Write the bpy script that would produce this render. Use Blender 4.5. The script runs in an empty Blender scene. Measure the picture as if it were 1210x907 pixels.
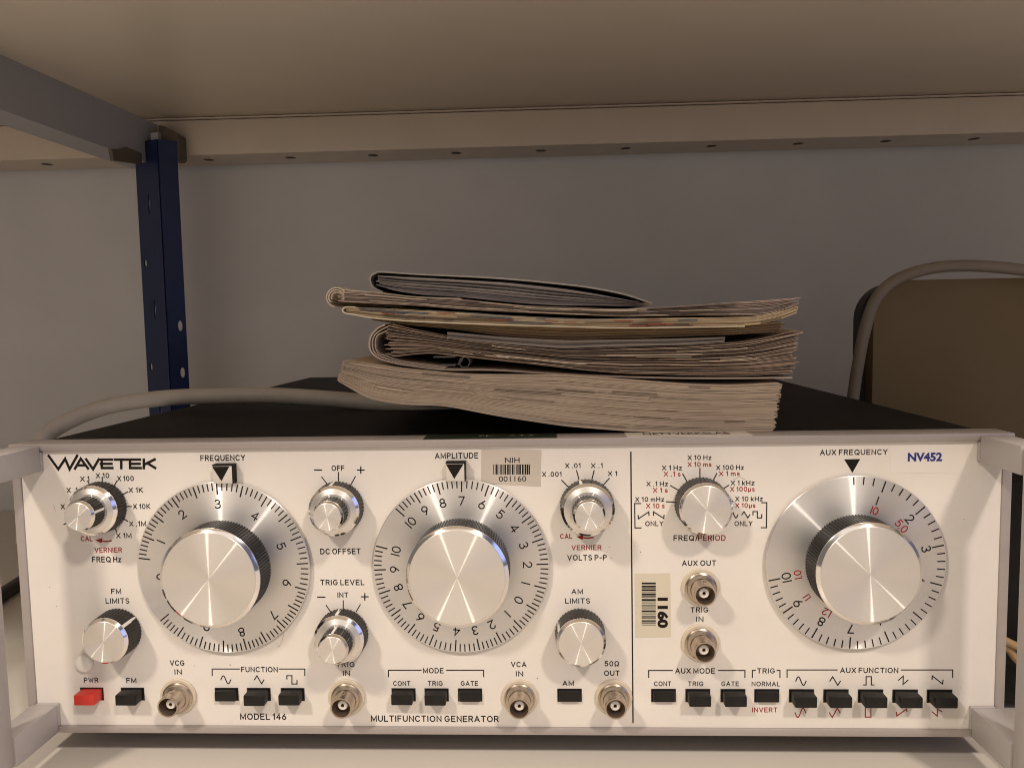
import bpy, bmesh, math, random
import numpy as np
from mathutils import Vector, Matrix
random.seed(7); rng = np.random.default_rng(7)
SC = bpy.context.scene
COL = SC.collection
R_ = math.radians

# ------------------------------------------------------------------ camera
CAM = (0.02072, -0.32877, 0.17939); YAW, PITCH, ROLL = 0.04295, 0.08032, -0.01805
def cam_axes(yaw, pitch, roll):
    cy, sy, cp, sp, cr, sr = math.cos(yaw), math.sin(yaw), math.cos(pitch), math.sin(pitch), math.cos(roll), math.sin(roll)
    f = Vector((-sy*cp, cy*cp, -sp)); r = Vector((cy, sy, 0)); u = r.cross(f)
    return cr*r + sr*u, -sr*r + cr*u, f
cr_, cu_, cf_ = cam_axes(YAW, PITCH, ROLL)
cam = bpy.data.cameras.new('camera'); cam.sensor_width = 36; cam.lens = 909/1210*36
cam.clip_start = 0.01; cam.clip_end = 60
cam_o = bpy.data.objects.new('camera', cam); COL.objects.link(cam_o)
M = Matrix((cr_, cu_, -cf_)).transposed().to_4x4(); M.translation = Vector(CAM)
cam_o.matrix_world = M
SC.camera = cam_o

# ------------------------------------------------------------------ room light (world) and the two ceiling lamps
W = bpy.data.worlds.new('World'); SC.world = W; W.use_nodes = True
nt = W.node_tree; nt.nodes.clear()
def wn(t, **k):
    n = nt.nodes.new(t)
    for a, b in k.items(): setattr(n, a, b)
    return n
wo = wn('ShaderNodeOutputWorld'); bg = wn('ShaderNodeBackground'); tc = wn('ShaderNodeTexCoord')
sep = wn('ShaderNodeSeparateXYZ'); nt.links.new(tc.outputs['Generated'], sep.inputs[0])
mr = wn('ShaderNodeMapRange'); mr.inputs[1].default_value = -0.7; mr.inputs[2].default_value = 0.7
nt.links.new(sep.outputs[2], mr.inputs[0])
ramp = wn('ShaderNodeValToRGB'); nt.links.new(mr.outputs[0], ramp.inputs[0])
el = ramp.color_ramp.elements
el[0].position = 0.0; el[0].color = (0.30, 0.245, 0.19, 1)
el[1].position = 1.0; el[1].color = (0.72, 0.64, 0.56, 1)
e = el.new(0.52); e.color = (0.40, 0.35, 0.305, 1)
# bluish patch added to the world at right for cool glints on the knobs
dot = wn('ShaderNodeVectorMath', operation='DOT_PRODUCT'); nt.links.new(tc.outputs['Generated'], dot.inputs[0])
dot.inputs[1].default_value = Vector((0.84, -0.46, 0.26)).normalized()
mr2 = wn('ShaderNodeMapRange', interpolation_type='SMOOTHSTEP'); mr2.inputs[1].default_value = 0.955; mr2.inputs[2].default_value = 0.99
nt.links.new(dot.outputs['Value'], mr2.inputs[0])
mix = wn('ShaderNodeMix', data_type='RGBA'); nt.links.new(mr2.outputs[0], mix.inputs[0])
mr3 = wn('ShaderNodeMapRange', interpolation_type='SMOOTHSTEP'); mr3.inputs[1].default_value = 0.62; mr3.inputs[2].default_value = 0.90
nt.links.new(dot.outputs['Value'], mr3.inputs[0])
mixd = wn('ShaderNodeMix', data_type='RGBA'); nt.links.new(mr3.outputs[0], mixd.inputs[0]); nt.links.new(ramp.outputs[0], mixd.inputs[6]); mixd.inputs[7].default_value = (0.10, 0.10, 0.14, 1)  # dark zone added around the bluish patch for contrast in the dial reflections
dot2 = wn('ShaderNodeVectorMath', operation='DOT_PRODUCT'); nt.links.new(tc.outputs['Generated'], dot2.inputs[0]); dot2.inputs[1].default_value = Vector((-0.84, -0.48, 0.24)).normalized()
mr4 = wn('ShaderNodeMapRange', interpolation_type='SMOOTHSTEP'); mr4.inputs[1].default_value = 0.70; mr4.inputs[2].default_value = 0.93
nt.links.new(dot2.outputs['Value'], mr4.inputs[0])
mixe = wn('ShaderNodeMix', data_type='RGBA'); nt.links.new(mr4.outputs[0], mixe.inputs[0]); nt.links.new(mixd.outputs[2], mixe.inputs[6]); mixe.inputs[7].default_value = (0.13, 0.115, 0.10, 1)  # second dark zone added at left, also for the dial reflections
nt.links.new(mixe.outputs[2], mix.inputs[6]); mix.inputs[7].default_value = (0.42, 0.50, 1.0, 1)
nt.links.new(mix.outputs[2], bg.inputs[0]); bg.inputs[1].default_value = 1.35
nt.links.new(bg.outputs[0], wo.inputs[0])

def lamp(name, loc, target, power, sx, sy, color):
    l = bpy.data.lights.new(name, 'AREA'); l.shape = 'RECTANGLE'; l.size = sx; l.size_y = sy; l.energy = power; l.color = color
    o = bpy.data.objects.new(name, l); COL.objects.link(o); o.location = loc
    d = Vector(target) - Vector(loc); o.rotation_euler = d.to_track_quat('-Z', 'Y').to_euler()
    return o
lamp('ceiling_lamp', (-0.58, -0.70, 0.90), (0, 0, 0.06), 7.2, 0.10, 0.07, (1.0, 0.88, 0.765))
lamp('ceiling_lamp', (0.80, -1.32, 1.62), (0, 0, 0.06), 22.0, 0.16, 0.15, (1.0, 0.88, 0.765))

SC.view_settings.view_transform = 'Standard'; SC.view_settings.look = 'None'
SC.view_settings.exposure = 0.0; SC.view_settings.gamma = 1.0
SC.render.engine = 'CYCLES'; SC.cycles.filter_width = 1.05

# ------------------------------------------------------------------ measuring: points of the photograph on known planes
def ray(px, py): return cf_*909 + cr_*(px-605) - cu_*(py-453.5)
def at_y(px, py, y=0.0):
    v = ray(px, py); return Vector(CAM) + v*((y-CAM[1])/v.y)
def at_z(px, py, z):
    v = ray(px, py); return Vector(CAM) + v*((z-CAM[2])/v.z)
def pxm(px, py, y=0.0):                     # pixels per metre on a plane y = const
    return 0.02 and 20/((at_y(px+10, py, y)-at_y(px-10, py, y)).length)
# ------------------------------------------------------------------ mesh helpers
class MB:
    def __init__(s): s.v = []; s.f = []; s.m = []; s.sm = []
    def add(s, vs, fs, m=0, smooth=False):
        o = len(s.v); s.v += [tuple(p) for p in vs]
        for f in fs: s.f.append(tuple(i+o for i in f)); s.m.append(m); s.sm.append(smooth)
    def box(s, x0, x1, y0, y1, z0, z1, m=0, bev=0, seg=2):
        if bev <= 0:
            vs = [(x, y, z) for x in (x0, x1) for y in (y0, y1) for z in (z0, z1)]
            s.add(vs, [(0,1,3,2), (4,6,7,5), (0,4,5,1), (2,3,7,6), (0,2,6,4), (1,5,7,3)], m); return
        bm = bmesh.new(); bmesh.ops.create_cube(bm, size=1)
        for v in bm.verts:
            v.co = Vector(((x0+x1)/2 + v.co.x*(x1-x0), (y0+y1)/2 + v.co.y*(y1-y0), (z0+z1)/2 + v.co.z*(z1-z0)))
        bmesh.ops.bevel(bm, geom=bm.edges[:], offset=bev, segments=seg, affect='EDGES', profile=0.5)
        s.frombm(bm, m, True); bm.free()
    def frombm(s, bm, m=0, smooth=False):
        bm.verts.index_update()
        s.add([v.co[:] for v in bm.verts], [[v.index for v in f.verts] for f in bm.faces], m, smooth)
    def hexa(s, p, m=0):                    # 8 points: bottom 4, top 4
        s.add(p, [(3,2,1,0), (4,5,6,7), (0,1,5,4), (1,2,6,5), (2,3,7,6), (3,0,4,7)], m)
    def lathe(s, prof, n=64, m=0, smooth=True, cx=0, cz=0, flute=None, mats=None):
        # profile (r, y); axis along Y
        k0 = len(s.v); P = len(prof)
        for r, y in prof:
            for i in range(n):
                a = 2*math.pi*i/n; rr = r
                if flute and r > flute[1]: rr = r - flute[0]*(1 if (i % 4) < 2 else 0)
                s.v.append((cx + rr*math.sin(a), y, cz + rr*math.cos(a)))
        for j in range(P-1):
            for i in range(n):
                a, b = k0+j*n+i, k0+j*n+(i+1) % n
                s.f.append((a, b, b+n, a+n)); s.m.append(mats[j] if mats else m); s.sm.append(smooth)
        return k0
    def disc(s, r, y, n=64, m=0, cx=0, cz=0, r0=0):
        if r0 == 0:
            s.add([(cx+r*math.sin(2*math.pi*i/n), y, cz+r*math.cos(2*math.pi*i/n)) for i in range(n)], [tuple(range(n))[::-1]], m)
        else:
            s.lathe([(r0, y), (r, y)], n, m, False, cx, cz)
    def ribbon(s, pts, th, y0, y1, m=0, smooth=True, y0jit=None):   # pts in (x,z), thickness th (number or list), between depths
        n = len(pts); P = np.array(pts, float)
        T = np.gradient(P, axis=0); T /= np.linalg.norm(T, axis=1)[:, None] + 1e-12
        N = np.stack([-T[:, 1], T[:, 0]], 1); h = (np.array(th)*np.ones(n)/2)[:, None]
        A = P + N*h; B = P - N*h; vs = []
        for i in range(n):
            yy = y0 + (y0jit[i] if y0jit is not None else 0)
            vs += [(A[i, 0], yy, A[i, 1]), (B[i, 0], yy, B[i, 1]), (A[i, 0], y1, A[i, 1]), (B[i, 0], y1, B[i, 1])]
        o = len(s.v); s.v += vs
        def q(*f): s.f.append(tuple(k+o for k in f)); s.m.append(m); s.sm.append(False)
        for i in range(n-1):
            a, b = 4*i, 4*i+4
            q(a, a+1, b+1, b); q(a, b, b+2, a+2); q(a+1, a+3, b+3, b+1); q(a+2, b+2, b+3, a+3)
        q(0, 2, 3, 1); k = 4*(n-1); q(k, k+1, k+3, k+2)
    def tube(s, pts, r, n=12, m=0):
        P = [Vector(p) for p in pts]; k0 = len(s.v); up = Vector((0, 0, 1)); prev = None
        for i, p in enumerate(P):
            t = (P[min(i+1, len(P)-1)] - P[max(i-1, 0)]).normalized()
            a = (prev - t*prev.dot(t)).normalized() if prev is not None else (up.cross(t).normalized() if abs(t.z) < .95 else Vector((1, 0, 0)))
            prev = a; b = t.cross(a); rr = r[i] if hasattr(r, '__len__') else r
            for k in range(n):
                w = 2*math.pi*k/n; s.v.append(tuple(p + a*math.cos(w)*rr + b*math.sin(w)*rr))
        for i in range(len(P)-1):
            for k in range(n):
                a, b = k0+i*n+k, k0+i*n+(k+1) % n
                s.f.append((a, b, b+n, a+n)); s.m.append(m); s.sm.append(True)
        s.f.append(tuple(range(k0, k0+n))[::-1]); s.m.append(m); s.sm.append(False)
        k1 = k0+(len(P)-1)*n; s.f.append(tuple(range(k1, k1+n))); s.m.append(m); s.sm.append(False)
    def build(s, name, mats, parent=None, loc=None, fix=True):
        me = bpy.data.meshes.new(name); me.from_pydata(s.v, [], s.f); me.update()
        for mm in (mats if isinstance(mats, (list, tuple)) else [mats]): me.materials.append(mm)
        me.polygons.foreach_set('material_index', s.m); me.polygons.foreach_set('use_smooth', s.sm)
        if fix:
            bm = bmesh.new(); bm.from_mesh(me); bmesh.ops.recalc_face_normals(bm, faces=bm.faces[:]); bm.to_mesh(me); bm.free()
        o = bpy.data.objects.new(name, me); COL.objects.link(o)
        if parent: o.parent = parent
        if loc is not None: o.location = loc
        return o
def auto_smooth(o, ang=35):
    me = o.data; bm = bmesh.new(); bm.from_mesh(me)
    for e_ in bm.edges:
        if len(e_.link_faces) == 2 and e_.calc_face_angle(0) > R_(ang): e_.smooth = False
    for f in bm.faces: f.smooth = True
    bm.to_mesh(me); bm.free(); return o
def thing(name, label, cat, loc=(0, 0, 0), group=None):
    o = bpy.data.objects.new(name, None); COL.objects.link(o); o.location = loc; o.empty_display_size = .02
    o['label'] = label; o['category'] = cat
    if group: o['group'] = group
    return o
def tag(o, label, cat, group=None):
    o['label'] = label; o['category'] = cat
    if group: o['group'] = group
    return o
def smooth_path(pts, k=8):
    P = [Vector(p) for p in pts]; out = []
    Q = [P[0]*2-P[1]] + P + [P[-1]*2-P[-2]]
    for i in range(1, len(Q)-2):
        for j in range(k):
            t = j/k; a, b, c, d = Q[i-1], Q[i], Q[i+1], Q[i+2]
            out.append(0.5*((2*b) + (c-a)*t + (2*a-5*b+4*c-d)*t*t + (3*b-a-3*c+d)*t**3))
    out.append(P[-1]); return out
def plate(outline, holes, th):               # flat plate with real holes -> (verts, faces); outline in 2D, plate spans +-th/2 in local z
    c = bpy.data.curves.new('plate', 'CURVE'); c.dimensions = '2D'; c.fill_mode = 'BOTH'; c.extrude = th/2
    for loop in [outline] + holes:
        sp = c.splines.new('POLY'); sp.points.add(len(loop)-1); sp.use_cyclic_u = True
        for p, q in zip(sp.points, loop): p.co = (q[0], q[1], 0, 1)
    o = bpy.data.objects.new('plate', c); COL.objects.link(o)
    me = bpy.data.meshes.new_from_object(o.evaluated_get(bpy.context.evaluated_depsgraph_get()))
    vs = [v.co[:] for v in me.vertices]; fs = [tuple(p.vertices) for p in me.polygons]
    bpy.data.objects.remove(o); bpy.data.curves.remove(c); bpy.data.meshes.remove(me)
    return vs, fs
_tc = {}
def glyphs(s, bold=0.0):                     # outline text -> flat mesh in font units
    if (s, bold) in _tc: return _tc[(s, bold)]
    c = bpy.data.curves.new('lettering', 'FONT'); c.body = s; c.offset = bold; c.resolution_u = 3
    o = bpy.data.objects.new('lettering', c); COL.objects.link(o)
    me = bpy.data.meshes.new_from_object(o.evaluated_get(bpy.context.evaluated_depsgraph_get()))
    v = np.array([p.co[:2] for p in me.vertices]); f = [tuple(p.vertices) for p in me.polygons]
    bpy.data.objects.remove(o); bpy.data.curves.remove(c); bpy.data.meshes.remove(me)
    _tc[(s, bold)] = (v, f); return v, f
CAPH = glyphs('H')[0][:, 1].max()
LIFT = [0.0]
def lift(y, step=2e-6):
    LIFT[0] += step; return y - 6e-5 - (LIFT[0] % 4e-5)
def put_text(mb, s, cx, cz, w, h, m=0, y=0.0, rot=0.0, bold=0.012):
    v, f = glyphs(s, bold); x0, x1 = v[:, 0].min(), v[:, 0].max()
    sx = w/(x1-x0) if w else h/CAPH; sy = h/CAPH
    X = (v[:, 0]-(x0+x1)/2)*sx; Z = (v[:, 1]-CAPH/2)*sy
    c, s_ = math.cos(rot), math.sin(rot); yy = lift(y)
    mb.add([(cx+c*a+s_*b, yy, cz-s_*a+c*b) for a, b in zip(X, Z)], f, m)     # rot is clockwise seen from the front

# ---- single-stroke engraving alphabet (unit cap height)
def _arc(cx, cy, rx, ry, a0, a1, n=9):
    return [(cx+rx*math.cos(R_(a0+(a1-a0)*i/n)), cy+ry*math.sin(R_(a0+(a1-a0)*i/n))) for i in range(n+1)]
GL = {
 'A': (.86, [[(0, 0), (.43, 1), (.86, 0)], [(.14, .32), (.72, .32)]]),
 'B': (.72, [[(0, .52), (.48, .52)] + _arc(.48, .26, .24, .26, 90, -90) + [(0, 0), (0, 1), (.44, 1)] + _arc(.44, .76, .22, .24, 90, -90)]),
 'C': (.80, [_arc(.43, .5, .43, .5, 42, 318, 16)]),
 'D': (.78, [[(0, 0), (0, 1), (.32, 1)] + _arc(.32, .5, .46, .5, 90, -90, 12) + [(0, 0)]]),
 'E': (.66, [[(.66, 1), (0, 1), (0, 0), (.66, 0)], [(0, .51), (.58, .51)]]),
 'F': (.62, [[(.62, 1), (0, 1), (0, 0)], [(0, .50), (.54, .50)]]),
 'G': (.86, [_arc(.43, .5, .43, .5, 45, 335, 16) + [(.84, .46), (.50, .46)]]),
 'H': (.74, [[(0, 0), (0, 1)], [(.74, 0), (.74, 1)], [(0, .51), (.74, .51)]]),
 'I': (.02, [[(0, 0), (0, 1)]]),
 'K': (.72, [[(0, 0), (0, 1)], [(.68, 1), (.02, .40)], [(.24, .58), (.72, 0)]]),
 'L': (.58, [[(0, 1), (0, 0), (.58, 0)]]),
 'M': (.94, [[(0, 0), (0, 1), (.47, .12), (.94, 1), (.94, 0)]]),
 'N': (.76, [[(0, 0), (0, 1), (.76, 0), (.76, 1)]]),
 'O': (.92, [_arc(.46, .5, .46, .5, 90, 450, 20)]),
 'P': (.68, [[(0, 0), (0, 1), (.42, 1)] + _arc(.42, .74, .26, .26, 90, -90) + [(0, .48)]]),
 'Q': (.92, [_arc(.46, .5, .46, .5, 90, 450, 20), [(.54, .26), (.90, -.06)]]),
 'R': (.70, [[(0, 0), (0, 1), (.42, 1)] + _arc(.42, .75, .26, .25, 90, -90) + [(0, .50)], [(.38, .50), (.70, 0)]]),
 'S': (.68, [_arc(.34, .745, .31, .255, 35, 270, 10) + _arc(.34, .25, .33, .25, 84, -145, 10)]),
 'T': (.74, [[(0, 1), (.74, 1)], [(.37, 1), (.37, 0)]]),
 'U': (.76, [[(0, 1)] + _arc(.38, .37, .38, .37, 180, 360, 10) + [(.76, 1)]]),
 'V': (.82, [[(0, 1), (.41, 0), (.82, 1)]]),
 'W': (1.1, [[(0, 1), (.28, 0), (.55, .92), (.82, 0), (1.1, 1)]]),
 'X': (.76, [[(0, 0), (.76, 1)], [(0, 1), (.76, 0)]]),
 'Y': (.78, [[(0, 1), (.39, .48), (.78, 1)], [(.39, .48), (.39, 0)]]),
 '0': (.66, [_arc(.33, .5, .33, .5, 90, 450, 18)]),
 '1': (.24, [[(0, .80), (.22, 1), (.22, 0)]]),
 'l': (.02, [[(0, 0), (0, 1)]]),
 '2': (.62, [_arc(.31, .69, .30, .31, 165, -30, 10) + [(.02, 0), (.64, 0)]]),
 '3': (.62, [_arc(.30, .76, .27, .24, 150, -90, 9) + _arc(.30, .26, .32, .26, 90, -150, 10)]),
 '4': (.68, [[(.50, 0), (.50, 1), (0, .30), (.70, .30)]]),
 '5': (.62, [[(.56, 1), (.10, 1), (.06, .54)] + _arc(.29, .32, .33, .32, 125, -150, 12)]),
 '6': (.64, [[(.48, 1), (.09, .52)] + _arc(.32, .31, .32, .31, 140, -220, 16)]),
 '7': (.60, [[(0, 1), (.62, 1), (.20, 0)]]),
 '8': (.62, [_arc(.31, .755, .26, .245, -90, 270, 14), _arc(.31, .255, .32, .255, 90, 450, 16)]),
 '9': (.64, [[(.16, 0), (.55, .48)] + _arc(.32, .69, .32, .31, -40, 320, 16)]),
 '.': (.06, [[(0, .0), (.05, .0)]]), '-': (.34, [[(0, .45), (.34, .45)]]), '/': (.40, [[(0, -.08), (.40, 1.08)]]),
 'm': (.86, [[(0, 0), (0, .66)], [(0, .42)] + _arc(.215, .44, .215, .22, 180, 0, 7) + [(.43, 0)], [(.43, .42)] + _arc(.645, .44, .215, .22, 180, 0, 7) + [(.86, 0)]]),
 's': (.46, [_arc(.23, .50, .21, .17, 35, 270, 8) + _arc(.23, .165, .22, .165, 84, -145, 8)]),
 'z': (.48, [[(0, .66), (.48, .66), (0, 0), (.50, 0)]]),
 'k': (.50, [[(0, 0), (0, 1)], [(.46, .66), (.02, .26)], [(.17, .38), (.50, 0)]]),
 '\u00b5': (.50, [[(0, .66), (0, -.26)], [(0, .2)] + _arc(.25, .22, .25, .22, 180, 360, 7) + [(.5, .66)], [(.5, .3), (.5, 0)]]),
 '\u03a9': (.84, [[(0, 0), (.27, 0)] + _arc(.42, .56, .40, .44, 248, -68, 16) + [(.57, 0), (.84, 0)]]),
}
def put_stroke(mb, s, cx, cz, w, h, m=0, y=0.0, rot=0.0, wt=.168, gap=.42, xs=1.0):
    # strokes of one string, centred at (cx, cz), fitted to width w (None: natural, squeezed by xs), cap height h, clockwise rotation rot
    x = 0; st = []
    for ch in s:
        if ch == ' ': x += .34; continue
        gw, polys = GL[ch]; st += [[(x+p[0], p[1]) for p in q] for q in polys]; x += gw + gap
    tw = x-gap; sx = (w - wt*h*.6)/(tw) if w else h*xs; sy = h*(1-wt*.8); c, s_ = math.cos(rot), math.sin(rot)
    for q in st:
        pts = []
        for px_, pz in q:
            a, b_ = (px_-tw/2)*sx, (pz-.5)*sy; pts.append((cx+c*a+s_*b_, cz-s_*a+c*b_))
        stroke(mb, pts, wt*h, m, y)
def stroke(mb, pts, w, m, y):                # one mitred band along a polyline, slightly rounded by short end caps
    P = [Vector((a, 0, b)) for a, b in pts]; Q = [P[0]]
    for p in P[1:]:
        if (p-Q[-1]).length > 1e-6: Q.append(p)
    if len(Q) < 2: return
    closed = (Q[0]-Q[-1]).length < 1e-5
    yy = lift(y); L_, R2 = [], []
    for i, p in enumerate(Q):
        d0 = (p-Q[i-1]).normalized() if i else None; d1 = (Q[i+1]-p).normalized() if i < len(Q)-1 else None
        if closed and d0 is None: d0 = (Q[-1]-Q[-2]).normalized()
        if closed and d1 is None: d1 = (Q[1]-Q[0]).normalized()
        if d0 is None: d0 = d1; p = p-d1*w*.42
        elif d1 is None: d1 = d0; p = p+d0*w*.42
        t = (d0+d1); t = t.normalized() if t.length > .2 else d0
        n = Vector((-t.z, 0, t.x)); k = max(.42, n.dot(Vector((-d0.z, 0, d0.x)))); o = n*(w/2/k)
        L_.append((p+o)); R2.append((p-o))
    N = len(Q); mb.add([(p.x, yy, p.z) for p in L_] + [(p.x, yy, p.z) for p in R2], [(N+i, N+i+1, i+1, i) for i in range(N-1)], m)
def seg(mb, a, b, w, m=0, y=0.0, ext=True):
    a = Vector((a[0], 0, a[1])); b = Vector((b[0], 0, b[1])); d = (b-a).normalized(); n = Vector((-d.z, 0, d.x))*w/2
    if ext: a = a-d*w/2; b = b+d*w/2
    yy = lift(y); mb.add([(p.x, yy, p.z) for p in (a+n, b+n, b-n, a-n)], [(0, 1, 2, 3)], m)
def pline(mb, pts, w, m=0, y=0.0): stroke(mb, pts, w, m, y)

# ------------------------------------------------------------------ materials
def mat(name, col, rough=0.5, metal=0.0, var=0.0, vscale=40, bump=0.0, bscale=400, spec=0.5, island=0.0, stretch=None, aniso=0.0, rvar=0.0, coat=0.0):
    m = bpy.data.materials.new(name); m.use_nodes = True; t = m.node_tree; b = t.nodes['Principled BSDF']
    b.inputs['Base Color'].default_value = (*col, 1); b.inputs['Roughness'].default_value = rough; b.inputs['Metallic'].default_value = metal
    b.inputs['Specular IOR Level'].default_value = spec
    if coat: b.inputs['Coat Weight'].default_value = coat
    co = t.nodes.new('ShaderNodeTexCoord'); src = co.outputs['Object']
    if stretch:
        mp = t.nodes.new('ShaderNodeMapping'); mp.inputs['Scale'].default_value = stretch; t.links.new(src, mp.inputs[0]); src = mp.outputs[0]
    last = None
    if var:
        n = t.nodes.new('ShaderNodeTexNoise'); n.inputs['Scale'].default_value = vscale; n.inputs['Detail'].default_value = 6; n.inputs['Roughness'].default_value = .62
        t.links.new(src, n.inputs['Vector'])
        r = t.nodes.new('ShaderNodeMapRange'); r.inputs[1].default_value = .28; r.inputs[2].default_value = .72; r.inputs[3].default_value = 1-var; r.inputs[4].default_value = 1+var*.6
        t.links.new(n.outputs[0], r.inputs[0])
        x = t.nodes.new('ShaderNodeVectorMath'); x.operation = 'SCALE'; x.inputs[0].default_value = col; t.links.new(r.outputs[0], x.inputs['Scale'])
        last = x.outputs[0]
        if rvar:
            r2 = t.nodes.new('ShaderNodeMapRange'); r2.inputs[1].default_value = .3; r2.inputs[2].default_value = .7; r2.inputs[3].default_value = rough-rvar; r2.inputs[4].default_value = rough+rvar
            t.links.new(n.outputs[0], r2.inputs[0]); t.links.new(r2.outputs[0], b.inputs['Roughness'])
    if island:
        g = t.nodes.new('ShaderNodeNewGeometry'); r = t.nodes.new('ShaderNodeMapRange'); r.inputs[3].default_value = 1-island; r.inputs[4].default_value = 1+island*.5
        t.links.new(g.outputs['Random Per Island'], r.inputs[0])
        x = t.nodes.new('ShaderNodeVectorMath'); x.operation = 'SCALE'; t.links.new(r.outputs[0], x.inputs['Scale'])
        if last: t.links.new(last, x.inputs[0])
        else: x.inputs[0].default_value = col
        last = x.outputs[0]
    if last: t.links.new(last, b.inputs['Base Color'])
    if bump:
        n = t.nodes.new('ShaderNodeTexNoise'); n.inputs['Scale'].default_value = bscale; n.inputs['Detail'].default_value = 3; t.links.new(src, n.inputs['Vector'])
        bp = t.nodes.new('ShaderNodeBump'); bp.inputs['Strength'].default_value = bump; bp.inputs['Distance'].default_value = .0004
        t.links.new(n.outputs[0], bp.inputs['Height']); t.links.new(bp.outputs[0], b.inputs['Normal'])
    if aniso:
        b.inputs['Anisotropic'].default_value = aniso; b.inputs['Anisotropic Rotation'].default_value = 0.25
        tg = t.nodes.new('ShaderNodeTangent'); tg.direction_type = 'RADIAL'; tg.axis = 'Y'; t.links.new(tg.outputs[0], b.inputs['Tangent'])
        # fine turning rings: noise over the radius only
        sx = t.nodes.new('ShaderNodeSeparateXYZ'); t.links.new(co.outputs['Object'], sx.inputs[0])
        cb = t.nodes.new('ShaderNodeCombineXYZ'); t.links.new(sx.outputs[0], cb.inputs[0]); t.links.new(sx.outputs[2], cb.inputs[1])
        ln = t.nodes.new('ShaderNodeVectorMath'); ln.operation = 'LENGTH'; t.links.new(cb.outputs[0], ln.inputs[0])
        n = t.nodes.new('ShaderNodeTexNoise'); n.noise_dimensions = '1D'; n.inputs['Scale'].default_value = 2600; n.inputs['Detail'].default_value = 4
        t.links.new(ln.outputs['Value'], n.inputs['W'])
        r = t.nodes.new('ShaderNodeMapRange'); r.inputs[1].default_value = .3; r.inputs[2].default_value = .7; r.inputs[3].default_value = rough*.94; r.inputs[4].default_value = rough*1.06
        t.links.new(n.outputs[0], r.inputs[0]); t.links.new(r.outputs[0], b.inputs['Roughness'])
        r = t.nodes.new('ShaderNodeMapRange'); r.inputs[1].default_value = .3; r.inputs[2].default_value = .7; r.inputs[3].default_value = .985; r.inputs[4].default_value = 1.01
        t.links.new(n.outputs[0], r.inputs[0])
        x = t.nodes.new('ShaderNodeVectorMath'); x.operation = 'SCALE'; x.inputs[0].default_value = col; t.links.new(r.outputs[0], x.inputs['Scale']); t.links.new(x.outputs[0], b.inputs['Base Color'])
        # turning grooves: two sharper lobes leaning in and out along the radius, over a broad one
        nz = t.nodes.new('ShaderNodeVectorMath'); nz.operation = 'NORMALIZE'; cb2 = t.nodes.new('ShaderNodeCombineXYZ')
        t.links.new(sx.outputs[0], cb2.inputs[0]); t.links.new(sx.outputs[2], cb2.inputs[2]); t.links.new(cb2.outputs[0], nz.inputs[0])
        gn = t.nodes.new('ShaderNodeNewGeometry'); prev = b.outputs[0]
        for i, (tilt, wgt) in enumerate(((.40, .075), (-.40, .095))):
            g = t.nodes.new('ShaderNodeBsdfAnisotropic'); g.distribution = 'GGX'; g.inputs['Color'].default_value = (*col, 1)
            g.inputs['Roughness'].default_value = .29; g.inputs['Anisotropy'].default_value = .9; g.inputs['Rotation'].default_value = 0.0
            t.links.new(tg.outputs[0], g.inputs['Tangent'])
            v = t.nodes.new('ShaderNodeVectorMath'); v.operation = 'SCALE'; v.inputs['Scale'].default_value = tilt; t.links.new(nz.outputs[0], v.inputs[0])
            ad = t.nodes.new('ShaderNodeVectorMath'); ad.operation = 'ADD'; t.links.new(gn.outputs['Normal'], ad.inputs[0]); t.links.new(v.outputs[0], ad.inputs[1])
            no = t.nodes.new('ShaderNodeVectorMath'); no.operation = 'NORMALIZE'; t.links.new(ad.outputs[0], no.inputs[0]); t.links.new(no.outputs[0], g.inputs['Normal'])
            mx = t.nodes.new('ShaderNodeMixShader'); mx.inputs[0].default_value = wgt; t.links.new(prev, mx.inputs[1]); t.links.new(g.outputs[0], mx.inputs[2]); prev = mx.outputs[0]
        t.links.new(prev, t.nodes['Material Output'].inputs[0])
    return m
M_panel = mat('panel_white_enamel', (.755, .705, .64), .42, var=.055, vscale=26, bump=.06, bscale=900, rvar=.07)
M_ink = mat('black_printing_ink', (.012, .009, .008), .6, spec=.15)
M_red = mat('red_printing_ink', (.32, .018, .014), .6, spec=.2)
M_frame = mat('satin_grey_trim', (.40, .355, .33), .42, metal=.25, var=.10, vscale=60, stretch=(.25, 1, 1))
M_handle = mat('grey_lilac_handle_paint', (.41, .38, .365), .45, var=.07, vscale=35, bump=.06, bscale=700)
M_cover = mat('black_wrinkle_paint', (.011, .0095, .008), .6, var=.7, vscale=16, bump=.5, bscale=1500, spec=.2)
M_dial = mat('turned_aluminium_dial', (.88, .855, .835), .42, metal=1.0, aniso=.85)
M_cap = mat('turned_aluminium_cap', (.87, .835, .79), .45, metal=1.0, aniso=.55)
M_bright = mat('polished_aluminium', (.88, .85, .82), .10, metal=1.0)
M_knurl = mat('black_knurled_plastic', (.012, .0095, .008), .36, spec=.4)
M_white = mat('white_index_paint', (.78, .74, .68), .5)
M_key = mat('black_key_plastic', (.011, .009, .008), .42, spec=.3, var=.35, vscale=150, bump=.1, bscale=600, rvar=.08)
M_keyred = mat('red_key_plastic', (.62, .035, .022), .38, var=.12, vscale=120, rvar=.06)
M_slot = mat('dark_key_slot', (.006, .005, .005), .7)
M_nickel = mat('dull_nickel', (.50, .42, .34), .27, metal=1.0, var=.15, vscale=180, rvar=.08)
M_bnc_in = mat('tarnished_connector_bore', (.34, .26, .20), .35, metal=.85)
M_washer = mat('yellowed_nylon_washer', (.60, .52, .40), .42, spec=.5)
M_ptfe = mat('white_insulator', (.80, .76, .70), .45)
M_clear = mat('milky_pointer_plastic', (.64, .59, .53), .18, coat=.3)
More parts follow.
